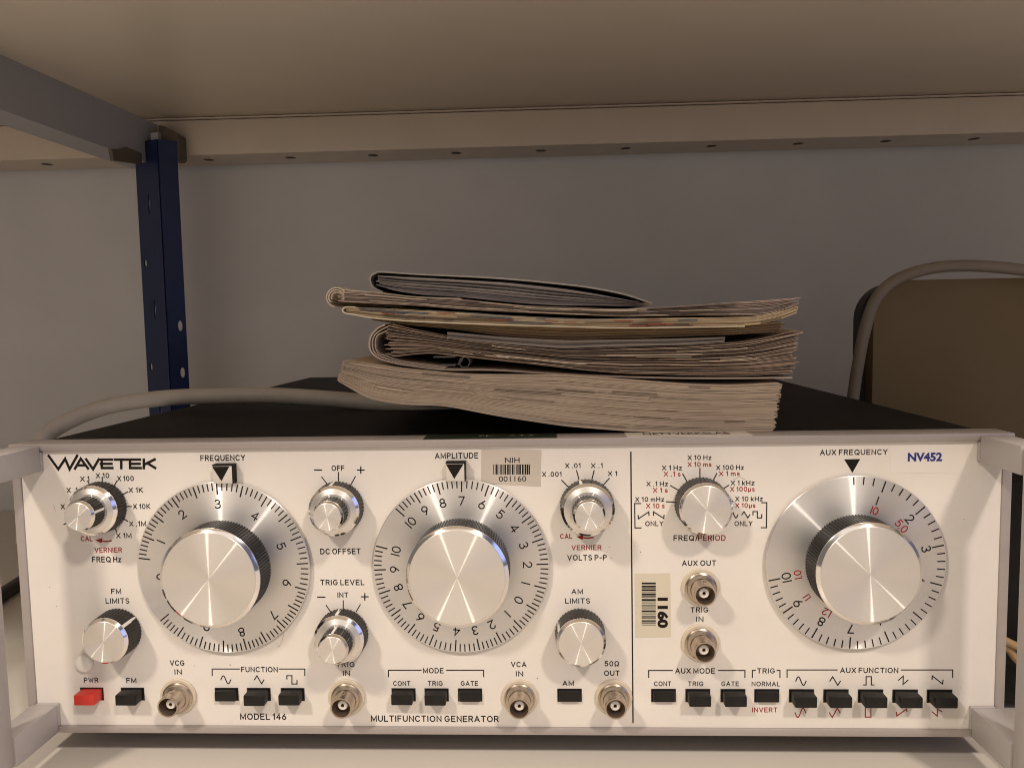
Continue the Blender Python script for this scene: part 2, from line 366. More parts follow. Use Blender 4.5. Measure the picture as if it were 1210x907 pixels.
M_lab_grey = mat('grey_asset_label_foil', (.56, .50, .43), .42, metal=.1, var=.05)
M_lab_cream = mat('cream_barcode_label', (.62, .56, .44), .35)
M_tape = mat('clear_white_tape', (.755, .71, .655), .32)
M_blue = mat('blue_lettering', (.018, .025, .20), .5)
M_green = mat('dark_green_embossed_tape', (.018, .026, .014), .35)
M_paperlab = mat('paper_strip_label', (.62, .57, .50), .5)
M_dot = mat('translucent_bumper', (.84, .80, .74), .2)
M_shelf = mat('white_laminate_shelf', (.68, .625, .55), .38, var=.04, vscale=8)
M_shelfu = mat('cream_painted_steel_underside', (.84, .755, .635), .30, var=.06, vscale=6)
M_beam = mat('cream_painted_steel_beam', (.62, .535, .45), .42, var=.06, vscale=14)
M_gbeam = mat('grey_painted_steel_beam', (.40, .40, .44), .45, var=.05, vscale=14)
M_brk = mat('brown_steel_bracket', (.12, .095, .07), .5, var=.2)
M_post = mat('navy_painted_steel', (.009, .020, .085), .36, var=.2, vscale=30)
M_wall = mat('grey_wall_paint', (.68, .675, .69), .8, var=.13, vscale=3.2, bump=.25, bscale=260)
M_cable = mat('worn_grey_cable_jacket', (.46, .425, .39), .42, var=.12, vscale=70, bump=.12, bscale=500)
M_cable2 = mat('taupe_cable_jacket', (.19, .16, .135), .5, var=.1)
M_case = mat('olive_beige_case', (.14, .095, .038), .5, var=.06, vscale=20)
M_rub = mat('black_case_rim', (.012, .011, .012), .5)
M_tan = mat('tan_ribbon_cable', (.42, .27, .13), .5)
M_foot = mat('dark_rubber', (.02, .018, .016), .7)
def paper(name, col, island=.32): return mat(name, col, .8, var=.14, vscale=90, island=island, stretch=(.35, 1, 4))
M_pg1 = paper('manila_page_edges', (.64, .52, .395), .17)
M_pg2 = paper('tan_page_edges', (.56, .425, .32), .34)
M_pg3 = paper('brown_page_edges', (.30, .20, .11), .25)
M_pg4 = paper('grey_board_edges', (.27, .23, .20), .2)
M_pg5 = paper('cream_page_edges', (.90, .72, .47), .32)
M_pg6 = paper('pinkish_page_edges', (.68, .54, .45), .4)
M_pg7 = paper('grey_leaflet', (.42, .375, .355), .45)
M_plast = mat('smoky_plastic_sleeve', (.42, .39, .345), .2, coat=.3)
M_blackpg = mat('dark_fold_paper', (.02, .018, .022), .6)
M_clip = mat('grey_plastic_clip', (.34, .32, .31), .3)

# ================================================================== SETTING
SHZ = -0.016; WALLY = 0.478
def struct(o): o['kind'] = 'structure'; return o
b = MB(); b.box(-1.6, 1.6, WALLY, WALLY+.05, -1.2, 1.6); struct(b.build('back_wall', M_wall))
b = MB(); b.box(-1.5, 1.5, -0.55, WALLY-.004, SHZ-.03, SHZ, bev=.0015); struct(auto_smooth(b.build('lower_shelf', M_shelf)))  # front part, out of view, carried forward to bounce light under the upper board

# ---- shelving unit: upper board, back beam with holes, slanting side beam, blue upright
UZ = 0.3815
su = thing('shelving_unit', 'cream steel shelf above, with a perforated back beam and a navy slotted upright', 'shelf', (0, .42, UZ))
def loc_build(mb, name, mats, root):
    o = mb.build(name, mats, root); o.matrix_parent_inverse = Matrix.Translation(-Vector(root.location)); return o
b = MB(); b.box(-1.5, 1.5, -0.2275, WALLY-.004, UZ, UZ+.028, bev=.0015); auto_smooth(loc_build(b, 'upper_board', M_shelfu, su))
b = MB(); YB = .42; BZ = .3461
b.box(-1.5, 1.5, YB, YB+.0015, BZ, UZ-.0022, bev=.0005)
b.box(-1.5, 1.5, YB-.004, YB-.0002, UZ-.0020, UZ-.0006, bev=.0005)
xs = [.0159+.0833*k for k in range(-16, 16)]
def oval(cx, cy, rx, ry, n=14): return [(cx+rx*math.cos(2*math.pi*i/n), cy+ry*math.sin(2*math.pi*i/n)) for i in range(n)]
vs, fs = plate([(-1.5, YB+.0016), (1.5, YB+.0016), (1.5, WALLY-.006), (-1.5, WALLY-.006)], [oval(x+.004, YB+.026,   .0052, .0058) for x in xs], .0004)
b.add([(x, y, BZ+.0008+z) for x, y, z in vs], fs, 0)
bb = loc_build(b, 'back_beam', M_beam, su)
k = MB(); k.box(-1.5, 1.5, YB+.003, WALLY-.008, BZ+.0024, BZ+.0034); k = k.build('hole_shade_strip', M_slot, bb); k.matrix_parent_inverse = Matrix.Translation(-Vector(su.location))  # black strip added above the flange to make its holes read dark
# slanting side beam (its lit grey face looks into the bay)
p0 = at_z(0, 64, UZ); p1 = at_y(186, 147, .417)
d = p1-p0; sl = d.z/Vector((d.x, d.y)).length; d.z = 0; d.normalize(); st = Vector((p1.x, p1.y, p1.z)); en = st - d*.5 - Vector((0, 0, sl*.5))
nrm = Vector((d.y, -d.x, 0))
b = MB()
a, c, th, hh_ = st, en, .0016, .0405; q = nrm*.03; n1 = nrm*th
def slab(u, w, z0, z1): b.hexa([(a.x-u.x, a.y-u.y, a.z+z0), (c.x-u.x, c.y-u.y, c.z+z0), (c.x-w.x, c.y-w.y, c.z+z0), (a.x-w.x, a.y-w.y, a.z+z0),
                                (a.x-u.x, a.y-u.y, a.z+z1), (c.x-u.x, c.y-u.y, c.z+z1), (c.x-w.x, c.y-w.y, c.z+z1), (a.x-w.x, a.y-w.y, a.z+z1)])
slab(nrm*0, n1, -hh_, -.0004); slab(n1*1.001, q, -hh_, -hh_+.0016)
sb = loc_build(b, 'side_beam', M_gbeam, su)
# slit near its end
def on_beam(px, py, off=0.0):
    v = ray(px, py); P = Vector(CAM) + v*((p0-Vector(CAM)).dot(nrm)/v.dot(nrm)); return P + nrm*off
def beam_patch(pix, o0, o1):
    k = MB(); n = len(pix); A = [on_beam(*q, o0) for q in pix]; B = [on_beam(*q, o1) for q in pix]
    k.add([tuple(p) for p in A+B], [tuple(range(n)), tuple(range(2*n-1, n-1, -1))] + [(i, (i+1) % n, n+(i+1) % n, n+i) for i in range(n)]); return k
k = beam_patch([(147.6, 152.5), (149.3, 153.5), (150.2, 163), (150, 175), (148.4, 175), (148.6, 163)], .0002, .0006)
s_ = k.build('beam_slot', M_slot, sb); s_.matrix_parent_inverse = Matrix.Translation(-Vector(su.location))
# brackets hooking beams to the upright
def quad_block(name, pix, y0, y1, m, bev=.0012):
    b = MB(); pts = [at_y(x, y, y0) for x, y in pix]; n = len(pts)
    b.add([(p.x, y0, p.z) for p in pts] + [(p.x, y1, p.z) for p in pts], [tuple(range(n))[::-1], tuple(range(n, 2*n))] + [(i, (i+1) % n, n+(i+1) % n, n+i) for i in range(n)])
    return loc_build(b, name, m, su)
quad_block('corner_bracket', [(187, 148), (194, 149), (210, 158.5), (212, 186), (209, 189), (189, 189.5)], .402, .418, M_brk)
loc_build(beam_patch([(127.5, 176.5), (140, 177), (146, 174.5), (163, 181.5), (163, 194.5), (130, 190)], .0002, .004), 'corner_bracket', M_brk, su)
quad_block('beam_end_plate', [(178, 157), (187, 156), (187, 195), (178, 196)], .396, .4015, M_gbeam)
# upright: two perforated flanges meeting at a ridge
pl, pm, pr = at_y(162.5, 180, .402), at_y(189, 180, .392), at_y(211.5, 180, .402)
pl2, pr2 = at_y(174, 460, .402), at_y(221, 460, .402)
sh = ((pl2.x-pl.x)+(pr2.x-pr.x))/2
up = []
def flange(a, bq, holes):
    b = MB(); dx = Vector((bq.x-a.x, bq.y-a.y, 0)); L = dx.length; dx.normalize(); n = Vector((dx.y, -dx.x, 0))
    top = UZ-.042 if False else at_y(165, 168, .40).z; bot = SHZ+.0005
    vs, fs = plate([(0, bot), (L, bot), (L, top), (0, top)], holes, .0018)
    b.add([(a.x+dx.x*u+n.x*w, a.y+dx.y*u+n.y*w, z) for u, z, w in vs], fs); return b, L
zt = at_y(165, 186, .40).z; zs = (at_y(171.5, 311, .40).z-zt)
lh = [oval(.0055, zt+zs*i, .0018, .0042) for i in range(0, 3)] + [oval(.0145, zt+zs*(i+.45), .0012, .010) for i in range(0, 3)]
z4 = at_y(211, 385, .40).z; z5 = at_y(212.5, 440, .40).z
rh = [oval(.0112, z4-(z4-z5)*i, .0021, .0050) for i in range(0, 2)]
b, L1 = flange(Vector((pl.x+sh/2, .402, 0)), Vector((pm.x+sh/2, .392, 0)), lh)
b2, L2 = flange(Vector((pm.x+sh/2+.0004, .392, 0)), Vector((pr.x+sh/2, .402, 0)), rh)
b.add(b2.v, b2.f)
post = loc_build(b, 'upright_post', M_post, su)

# ================================================================== SIGNAL GENERATOR
PW = .21266; PH = .126
ROOT = thing('signal_generator', 'cream rack-mount function generator with three large aluminium dials and front handles', 'electronic instrument', (0, 0, 0))
# ---- measured control positions (photograph pixels on the panel plane)
def P2(px, py, y=0.0): p = at_y(px, py, y); return (p.x, p.z)
BTN_Z = .01465; BTN_W, BTN_H = .0100, .0052
btn = [(108.9, 1, 'red'), (157, 1, 'k'), (268, .3, 'k'), (306, 1, 'k'), (346, .9, 'k'), (477, .8, 'k'), (516, .85, 'k'), (555.5, .25, 'k'), (673, .2, 'k'),
       (784, .2, 'k'), (824.5, .9, 'k'), (866, .9, 'k'), (906, .2, 'k'), (947, 1, 'k'), (987.7, 1, 'k'), (1028.5, 1, 'k'), (1069.4, 1, 'k'), (1110, 1, 'k')]
btn = [(P2(x, 820)[0], pr_, c) for x, pr_, c in btn]
BNC = [P2(*q) for q in ((211.6, 821.5), (410.3, 822.5), (614.3, 823), (725, 823), (827.5, 693), (827.3, 758.4))]

# ---- front panel with real key openings and all its printing
def rect(cx, cz, w, h): return [(cx-w/2, cz-h/2), (cx+w/2, cz-h/2), (cx+w/2, cz+h/2), (cx-w/2, cz+h/2)]
pb = MB()
vs, fs = plate(rect(0, PH/2, 2*PW, PH), [rect(x, BTN_Z, BTN_W+.0008, BTN_H+.0008) for x, _, _ in btn], .002)
pb.add([(x, .001-z, y) for x, y, z in vs], fs, 0)
def T(s, x0, x1, yc, h, m=1, bold=.010):
    a = at_y(x0, yc); c = at_y(x1, yc); put_stroke(pb, s, (a.x+c.x)/2, (a.z+c.z)/2, (c.x-a.x), (h+.9)/pxm((x0+x1)/2, yc), m)
def L(pts, w=1.15, m=1):
    q = [P2(*p) for p in pts]; pline(pb, q, w/2650, m)
RED = 2
# logo drawn as strokes
lw = 3.0
for pts in ([(57.5, 538.2), (68.9, 554), (77, 541.8), (82.3, 554), (91.3, 538)], [(88.6, 553.4), (95.5, 541.6), (104.2, 553.2)], [(92.5, 549.4), (99.5, 549.4)],
            [(101.8, 542.3), (110, 554), (116.8, 542.3)], [(117.8, 542.7), (132.3, 542.7)], [(119, 547.7), (132, 547.7)], [(120.6, 552.6), (133, 552.6)], [(120.3, 542.7), (120.3, 552.6)],
            [(135.6, 542.7), (149.9, 542.7)], [(143.4, 542.7), (143.4, 552.9)], [(152, 542.7), (165.7, 542.7)], [(153.4, 547.7), (165.3, 547.7)], [(153.6, 552.6), (166.5, 552.6)], [(153.8, 542.7), (153.8, 552.6)],
            [(170, 542.6), (170, 552.9)], [(171, 548.4), (183, 542.4)], [(174, 546.8), (183.6, 552.6)]): L(pts, lw)
# range knob (upper left)
for s, x0, x1, y in (('X .1', 79, 91.4, 578.8), ('X 1', 95, 105.4, 565.5), ('X 10', 113.5, 129, 561.6), ('X 100', 138.7, 158, 565), ('X 1K', 152.3, 168.8, 578.6), ('X 10K', 157.4, 177.4, 598),
                     ('X .1M', 153, 172.5, 618.4), ('X 1M', 137.6, 155.3, 632.4), ('X .01', 72, 90, 598.2)): T(s, x0, x1, y, 5.0)
def rticks(cx, cy, r0, r1, angs, w=1.3):
    for a in angs: L([(cx+r0*math.sin(R_(a)), cy-r0*math.cos(R_(a))), (cx+r1*math.sin(R_(a)), cy-r1*math.cos(R_(a)))], w)
rticks(120.9, 598, 28, 34.5, range(-90, 151, 30)); rticks(120.9, 598, 28, 50, (-115,))
def arrow(x0, x1, y):
    n = 8; pts = [(x1-(x1-x0-6)*i/n, y+.9*math.sin(math.pi*i/n)) for i in range(n+1)]
    L(pts, 1.5, RED)
    q = [P2(x0, y-.6), P2(x0+8, y-3.2), P2(x0+7, y+3)]; yy = lift(0); pb.add([(a, yy, c) for a, c in q], [(0, 1, 2)], RED)
T('CAL', 95.7, 109.3, 636, 5, RED); arrow(113, 131.6, 638.4); T('VERNIER', 112, 144, 649.4, 5, RED); T('FREQ Hz', 109, 143, 660.5, 5.8)
T('FM', 131.6, 143, 698.2, 5.2); T('LIMITS', 125, 152.7, 709.4, 5.4); T('PWR', 99.4, 116, 803, 5.2); T('FM', 149.5, 161, 803.3, 5.2)
T('VCG', 201, 217.8, 782.7, 5.4); T('IN', 206.5, 214.6, 793.2, 5.2)
def bracket(x0, xa, xb, x1, y, yt):
    L([(xa, y), (x0, y), (x0, yt)], 1.2); L([(xb, y), (x1, y), (x1, yt)], 1.2)
T('FUNCTION', 285, 328, 790.4, 5.4); bracket(250.8, 283, 329.8, 360.2, 789.8, 797.5)
def sine(x0, x1, y0, y1, m=1, inv=False):
    pts = [(x0+(x1-x0)*i/16, (y0+y1)/2-(y1-y0)/2*math.sin(2*math.pi*i/16)*(-1 if inv else 1)) for i in range(17)]; L(pts, 1.2, m)
def tri(x0, x1, y0, y1, m=1, inv=False):
    ym = (y0+y1)/2; a, c = (y1, y0) if inv else (y0, y1); w = x1-x0
    L([(x0, ym), (x0+w*.27, a), (x0+w*.75, c), (x1, ym)], 1.2, m)
def square(x0, x1, y0, y1, m=1):
    w = x1-x0; L([(x0, y0+4), (x0, y0), (x0+w*.5, y0), (x0+w*.5, y1), (x1, y1), (x1, y1-4)], 1.2, m)
sine(261, 272.7, 797.8, 807.2); tri(300.6, 312, 797.8, 807.2); square(339, 351, 797.6, 807.4)
T('MODEL 146', 284, 338, 846, 6.5)
T('FREQUENCY', 237, 289.5, 540.7, 5.8)
L([(371.8, 555), (380, 555)], 1.4); T('OFF', 392, 406.7, 552.8, 5.4); L([(422.5, 555), (430.3, 555)], 1.4); L([(426.4, 551.2), (426.4, 558.8)], 1.4)
L([(380.2, 563.2), (386.7, 571.7)]); L([(400, 557.7), (400, 568)]); L([(420, 562.7), (414.6, 572.4)])
T('DC OFFSET', 378.7, 426, 651, 5.8); T('TRIG LEVEL', 378.7, 430.3, 687.6, 5.6)
L([(375.4, 705), (384, 705)], 1.4); T('INT', 399, 411.4, 702.5, 5.2); L([(427.2, 704.6), (435, 704.6)], 1.4); L([(431.1, 700.8), (431.1, 708.4)], 1.4)
L([(385.4, 714.5), (390.8, 722.5)]); L([(405.6, 709), (405.6, 718.5)]); L([(425.8, 713.7), (421, 722)])
T('TRIG', 397, 419, 784.6, 5.2); T('IN', 405.4, 413.5, 794.7, 5.2)
T('MULTIFUNCTION GENERATOR', 438.6, 589, 848.5, 6.6)
T('MODE', 500, 524, 791.7, 5.4); bracket(459, 497.7, 527.8, 571.5, 791.3, 799); T('CONT', 464.8, 484.8, 806.8, 4.8); T('TRIG', 505.7, 523, 806.8, 4.8); T('GATE', 544.6, 564.8, 806.8, 4.8)
T('VCA', 604, 621.8, 784.4, 5.4); T('IN', 609.8, 618, 795.4, 5.2); T('AM', 664.8, 678, 806.6, 5)
T('AMPLITUDE', 514, 565, 538.1, 5.8)
T('X .001', 640.8, 663.3, 560, 4.8); T('X .01', 668, 685.8, 549.8, 4.8); T('X .1', 698.5, 712, 549.8, 4.8); T('X 1', 718.5, 729, 559.2, 4.8)
for a, c in (((663.7, 567), (670.5, 574)), ((681.3, 555.6), (684, 566)), ((702, 555.6), (699.4, 566)), ((720, 564.8), (712, 573.5))): L([a, c], 1.2)
T('CAL', 662, 676, 633.2, 5, RED); arrow(681.3, 700.9, 634.5); T('VERNIER', 675.5, 710.5, 646.6, 5, RED); T('VOLTS P-P', 670.5, 716.8, 658.4, 5.6)
T('AM', 675.5, 688.6, 698.4, 5.2); T('LIMITS', 668, 697, 709.4, 5.4); T('50Ω', 714.6, 731.4, 783.5, 5.4); T('OUT', 714, 732, 794.7, 5.4)
L([(745.4, 534), (748, 853)], 1.5)
for s1, a0, a1, ay, s2, c0, c1, cy in (('X 10 Hz', 812.7, 840.4, 540.3, 'X 10 ms', 812.7, 840.6, 548.3), ('X 1 Hz', 782.4, 805.6, 552.4, 'X .1 s', 784.5, 804, 559.7), ('X .1 Hz', 764, 789, 571.3, 'X 1 s', 771.8, 788.8, 578.8),
        ('X 10 mHz', 750.8, 784.5, 589.6, 'X 10 s', 763.7, 785.2, 597.3), ('X 100 Hz', 846.5, 878.7, 552, 'X 1 ms', 849.7, 874, 559.2), ('X 1 kHz', 863.7, 891.2, 570.2, 'X 100µs', 863, 891.6, 577.5), ('X 10 kHz', 869, 901, 589, 'X 10µs', 869, 892.5, 596.8)):
    T(s1, a0, a1, ay, 4.8); T(s2, c0, c1, cy, 4.8, RED)
for a, c in (((827, 553), (827, 565)), ((806.7, 559.5), (812.5, 570)), ((792.3, 573.4), (802, 579)), ((787.3, 592.4), (798.4, 592.8)), ((847, 559), (842, 568.5)), ((861, 573), (853, 578)), ((866, 592), (857, 592.3))): L([a, c], 1.2)
L([(757, 594.5), (749.9, 594.5), (750.3, 623.3), (757.5, 623.3)], 1.2); L([(900, 593.5), (906, 593.5), (905.6, 623), (899.5, 623)], 1.2)
L([(754, 608.5), (754.4, 612.5), (766.6, 604.3), (766.8, 608.5)], 1.2); L([(772.2, 608.5), (772.2, 604.3), (784.3, 612), (784.6, 608.2)], 1.2)
T('ONLY', 762.6, 783.6, 618.2, 5); T('ONLY', 868, 889, 618.2, 5)
sine(862.5, 872, 604, 611.5); tri(876.6, 886, 604, 611.5); square(889.7, 900, 604, 611.5)
T('FREQ/', 796, 824.6, 635.2, 5.8); T('PERIOD', 825, 857.2, 635.2, 5.8, RED)
T('AUX OUT', 806, 846, 664.8, 5.6); T('TRIG', 816, 836.8, 720, 5.4); T('IN', 822.8, 831, 731, 5.4)
T('AUX MODE', 798, 844.7, 792, 5.6); bracket(766.5, 794.6, 849, 880.2, 791.5, 799.7); T('CONT', 773, 793, 807.2, 4.8); T('TRIG', 813, 831, 807.2, 4.8); T('GATE', 852.5, 873, 807.2, 4.8)
T('TRIG', 894.7, 915.6, 792, 5.4); bracket(889, 892.5, 918.2, 921.6, 791.5, 799.8); T('NORMAL', 888.3, 921.5, 807.4, 4.8); T('INVERT', 889, 918.4, 838, 5, RED)
T('AUX FUNCTION', 992.9, 1061.2, 791.4, 5.6); bracket(930, 989, 1064.9, 1125.6, 790.9, 799.8)
sine(940.3, 952.4, 799, 809); tri(980.5, 993, 799, 809)
L([(1020.3, 808.6), (1023.4, 808.6), (1023.4, 798.8), (1029.6, 798.8), (1029.6, 808.6), (1032.7, 808.6)], 1.2)
L([(1061.5, 803), (1067.3, 798.2), (1067, 808), (1073, 802.8)], 1.2); L([(1101.3, 802), (1101.6, 798), (1113.8, 807.4), (1114.2, 803)], 1.2)
sine(939.5, 952, 836, 847, RED, True); tri(980, 992.5, 836, 847, RED, True)
L([(1022.4, 836), (1022.4, 846.6), (1029, 846.6), (1029, 836)], 1.2, RED)
L([(1059.3, 841), (1059.7, 845.2), (1071.4, 837), (1071.6, 840)], 1.2, RED); L([(1101.6, 840.4), (1107.4, 845.4), (1107.6, 837), (1112.8, 840)], 1.2, RED)
T('AUX FREQUENCY', 969, 1048.6, 534, 5.6)
q = [P2(997.4, 542.4), P2(1016.4, 542), P2(1007.2, 558.3)]; yy = lift(0); pb.add([(a, yy, c) for a, c in q], [(0, 1, 2)], 1)
# small scuffs and specks of dirt on the enamel
for x, y, r in ((67, 716, .5), (59, 693, .5), (230, 786, .5), (272, 785, .7), (757, 652, .5), (730, 592, .4), (1135, 812, .4), (1139, 613, .5), (635, 801, .6), (720, 646, .4), (722, 659, .5), (208, 785, .4), (88, 812, .4)):
    c = P2(x, y); pb.add([(c[0]+r/2650*math.cos(a), lift(0), c[1]+r/2650*math.sin(a)) for a in (0, 1, 2.1, 3.1, 4.2, 5.2)], [(0, 1, 2, 3, 4, 5)], 1)
for pts in ([(333.5, 741), (335, 750), (333, 758), (329.5, 764), (327.5, 762)], [(866, 566.5), (874, 563), (880, 566), (883, 573)], [(63, 596), (66, 604)]): L(pts, .45, 3)
panel = pb.build('front_panel', [M_panel, M_ink, M_red, mat('fine_scratch', (.42, .37, .32), .5)], ROOT, fix=False)

# ---- trim frame, cover, feet, handles
FX, FT, FB = PW+.0042, .1294, -.0031
b = MB()
b.box(-FX, FX, -.0016, .013, PH+.0001, FT, bev=.0005); b.box(-FX, FX, -.0016, .013, FB, -.0001, bev=.0005)
for s in (-1, 1):
    x0, x1 = sorted((s*(PW+.0001), s*FX)); b.box(x0, x1, -.0006, .0128, -.00005, PH+.00005, bev=.0005)
auto_smooth(b.build('trim_frame', M_frame, ROOT))
b = MB(); b.box(-PW-.001, PW+.001, .0131, .425, -.002, .1282, bev=.002); b.box(-PW-.001, PW+.001, .0021, .0131, .0002, .1255)
auto_smooth(b.build('cover', M_cover, ROOT))
for x in (-.15, .15):
    for y in (.07, .38):
        b = MB(); b.lathe([(.0001, 0), (.008, 0), (.009, .0139), (.0001, .0139)], 24)
        b.v = [(v[0], v[2], -v[1]) for v in b.v]; b.build('rubber_foot', M_foot, ROOT, (x, y, -.0021))
for s in (-1, 1):
    xi, xo = .2022, .2142
    D = .030
    b = MB()
    def hb(y0, y1, z0, z1, x0=xi, x1=xo, bv=.0009):
        a, c = sorted((s*x0, s*x1)); b.box(a, c, y0, y1, z0, z1, bev=bv)
    hb(-D-.0131, -D, FB+.0002, FT-.0004, bv=.0022)
    hb(-D+.0002, -.0018, .1172, FT-.0006); hb(-D+.0002, -.0018, FB+.0004, .0105)
    hb(-.0018, -.0001, .1172, .1258, xi, PW-.0002, .0002); hb(-.0018, -.0001, .0002, .0105, xi, PW-.0002, .0002)
    auto_smooth(b.build('handle', M_handle, ROOT))

# ---- keys
for x, pr_, c in btn:
    h = .0058*pr_ + .0006
    b = MB(); b.box(-BTN_W/2+.0003, BTN_W/2-.0003, -h, .006, -BTN_H/2+.0002, BTN_H/2-.0002, bev=.00050)
    k = auto_smooth(b.build('push_button', M_keyred if c == 'red' else M_key, ROOT, (x, 0, BTN_Z)))
    if c == 'red': k['label'] = 'red power button'
    b = MB()                               # dark lining of the opening
    w, hh = BTN_W/2+.0004, BTN_H/2+.0004
    for x0, x1, z0, z1 in ((-w, -w+.0006, -hh, hh), (w-.0006, w, -hh, hh), (-w+.0006, w-.0006, -hh, -hh+.0004), (-w+.0006, w-.0006, hh-.0005, hh)):
        b.box(x0, x1, -.00012, .0059, z0, z1)
    b.build('button_bezel', M_slot, k)

# ---- coaxial sockets
def make_bnc(cx, cz, dy=0):
    b = MB()
    b.lathe([(.0068, -.0011), (.0068, -.0019), (.0062, -.0023), (.0060, -.0034), (.0050, -.0037), (.0048, -.0042), (.0048, -.0100), (.0046, -.0106), (.0040, -.0106)], 48)
    b.lathe([(.0040, -.0106), (.0039, -.0030), (.0001, -.0030)], 48, m=1)
    for sg in (-1, 1):
        b.lathe([(.0001, -.0009), (.0008, -.0007), (.0009, 0)], 10)
        n = 30; vs = b.v[-n:]                          # bayonet lug turned outwards
        for i, (x, y, z) in enumerate(vs): b.v[len(b.v)-n+i] = (x*.9 + .0004, -.0072+z*.9, sg*(.0047 - y))
    o = auto_smooth(b.build('bnc_connector', [M_nickel, M_bnc_in], ROOT, (cx, 0, cz)), 40)
    w = MB(); w.lathe([(.0001, -.0012), (.0079, -.0012), (.0082, -.0009), (.0082, 0)], 48); auto_smooth(w.build('nylon_washer', M_washer, o))
    i = MB(); i.lathe([(.0007, -.0080), (.0019, -.0080), (.0022, -.0077), (.0022, -.003)], 32); auto_smooth(i.build('insulator', M_ptfe, o))
    p = MB(); p.lathe([(.0007, -.0082), (.0004, -.0081), (.0004, -.005), (.0001, -.005)], 16); p.build('centre_contact', mat('brass_contact', (.12, .07, .03), .35, metal=1), o)
for q in BNC: make_bnc(*q)

# ---- knobs
def mark(parent, r, y0, y1, ang, w, name='index_line', mm=None):
    b = MB(); b.box(-w/2, w/2, y0, y1, r-.0006, r+.00012)
    o = b.build(name, mm or M_white, parent); o.rotation_euler = (0, R_(ang), 0); return o
def knob_body(r, h, top, nf):                 # fluted skirt; axis Y, front at -h
    b = MB(); n = nf*4
    b.lathe([(r*1.03, 0), (r*1.03, -.0006), (r, -h+.0006), (r-.0003, -h)], n, flute=(.00032, r*.5), smooth=False)
    b.lathe([(r-.0003, -h), (.0001, -h)], n, smooth=False); return b
def knob_cap(r, y, h, chamf):                 # bright chamfer ring and turned face
    b = MB(); b.lathe([(r, y), (r, y-h*.35), (r-chamf, y-h)], 96, m=1); b.lathe([(r-chamf, y-h), (r-chamf-.0002, y-h-.00012), (.00005, y-h-.00012)], 96, m=0); return b
def simple_knob(px, py, r, h, ang, name='control_knob'):
    c = P2(px, py); o = knob_body(r, h-.0016, 0, int(r*4200)).build(name, M_knurl, ROOT, (c[0], -.0004, c[1]))
    auto_smooth(knob_cap(r-.0001, -h+.0016, .0016, .0010).build('knob_cap', [M_cap, M_bright], o), 12)
    if ang is not None: mark(o, r*1.005, -h+.0018, -.0003, ang, .0014)
    return o
simple_knob(140.6, 744.9, .0103, .0118, 52); simple_knob(685.2, 746.4, .0106, .0118, -62); simple_knob(828.3, 594.3, .0112, .0112, None)
def dual_knob(px, py, ang, ang2, r=.0111):
    c = P2(px, py); o = knob_body(r, .0068, 0, 46).build('concentric_knob', M_knurl, ROOT, (c[0], -.0004, c[1]))
    b = MB(); b.lathe([(r-.0001, -.0068), (r-.0001, -.0074), (r-.0012, -.0084)], 96, m=1); b.lathe([(r-.0012, -.0084), (r-.0034, -.0092), (.0062, -.0092)], 96, m=0)
    auto_smooth(b.build('knob_ring', [M_cap, M_bright], o), 12)
    k = knob_body(.0066, .0068, 0, 30); k.v = [(x, y-.0093, z) for x, y, z in k.v]; k.build('vernier_skirt', M_knurl, o)
    auto_smooth(knob_cap(.0066, -.0161, .0015, .0007).build('vernier_cap', [M_cap, M_bright], o), 12)
    if ang is not None: mark(o, r*1.005, -.0066, -.0003, ang, .0013)
    if ang2 is not None: mark(o, .0067, -.0159, -.0095, ang2, .0010)
dual_knob(120.9, 598, None, 78); dual_knob(400, 598.4, -6, None); dual_knob(405.6, 747.6, -4, -2); dual_knob(693.5, 597, -14, None, .0114)

# ---- the three large dials
def dial(px, py, majors, digits, reds, sub, R, r, start_extra=()):
    y = -.0022; c = P2(px, py, y)
    b = MB(); b.lathe([(R-.0006, y+.0010), (R, y+.0008), (R, y+.0002), (R-.0002, y)], 160, m=0); b.lathe([(R-.0002, y), (.012, y)], 160, m=0, smooth=False)
    def tk(a, r0, r1, w):
        seg(b, (r0*math.sin(R_(a)), r0*math.cos(R_(a))), (r1*math.sin(R_(a)), r1*math.cos(R_(a))), w, 1, y, False)
    for a in majors: tk(a, R*.855, R*.988, .00056)
    for a0, a1 in zip(majors, majors[1:]):
        if a1-a0 > 40: continue
        for i in range(1, sub): tk(a0+(a1-a0)*i/sub, R*.900, R*.988, .00050)
    for a in start_extra: tk(a, R*.900, R*.988, .00050)
    for s, a, rr, h in digits: put_stroke(b, s.replace('1', 'l'), R*rr*math.sin(R_(a)), R*rr*math.cos(R_(a)), None, h, 1, y, R_(a), .13, .30, .92)
    for s, a, rr, h in reds: put_stroke(b, s.replace('1', 'l'), R*rr*math.sin(R_(a)), R*rr*math.cos(R_(a)), None, h, 2, y, R_(a), .14, .24, .86)
    o = auto_smooth(b.build('dial', [M_dial, M_ink, M_red], ROOT, (c[0], 0, c[1]), fix=False), 25)
    h = .0150
    k = MB(); n = 104*4
    k.lathe([(r, y-.0002), (r, -h), (r-.0004, -h-.0003)], n, flute=(.0004, .01), smooth=False); k.lathe([(r-.0004, -h-.0003), (.0002, -h-.0003)], n, smooth=False)
    k.build('knob_skirt', M_knurl, o)
    kc = MB(); kc.lathe([(r+.0001, -h-.0003), (r+.0001, -h-.0008), (r-.0004, -h-.0012), (r-.0013, -h-.0018)], 128, m=1); kc.lathe([(r-.0013, -h-.0018), (r-.0015, -h-.0020), (.00005, -h-.0020)], 128)
    auto_smooth(kc.build('knob_cap', [M_cap, M_bright], o), 12)
    return o
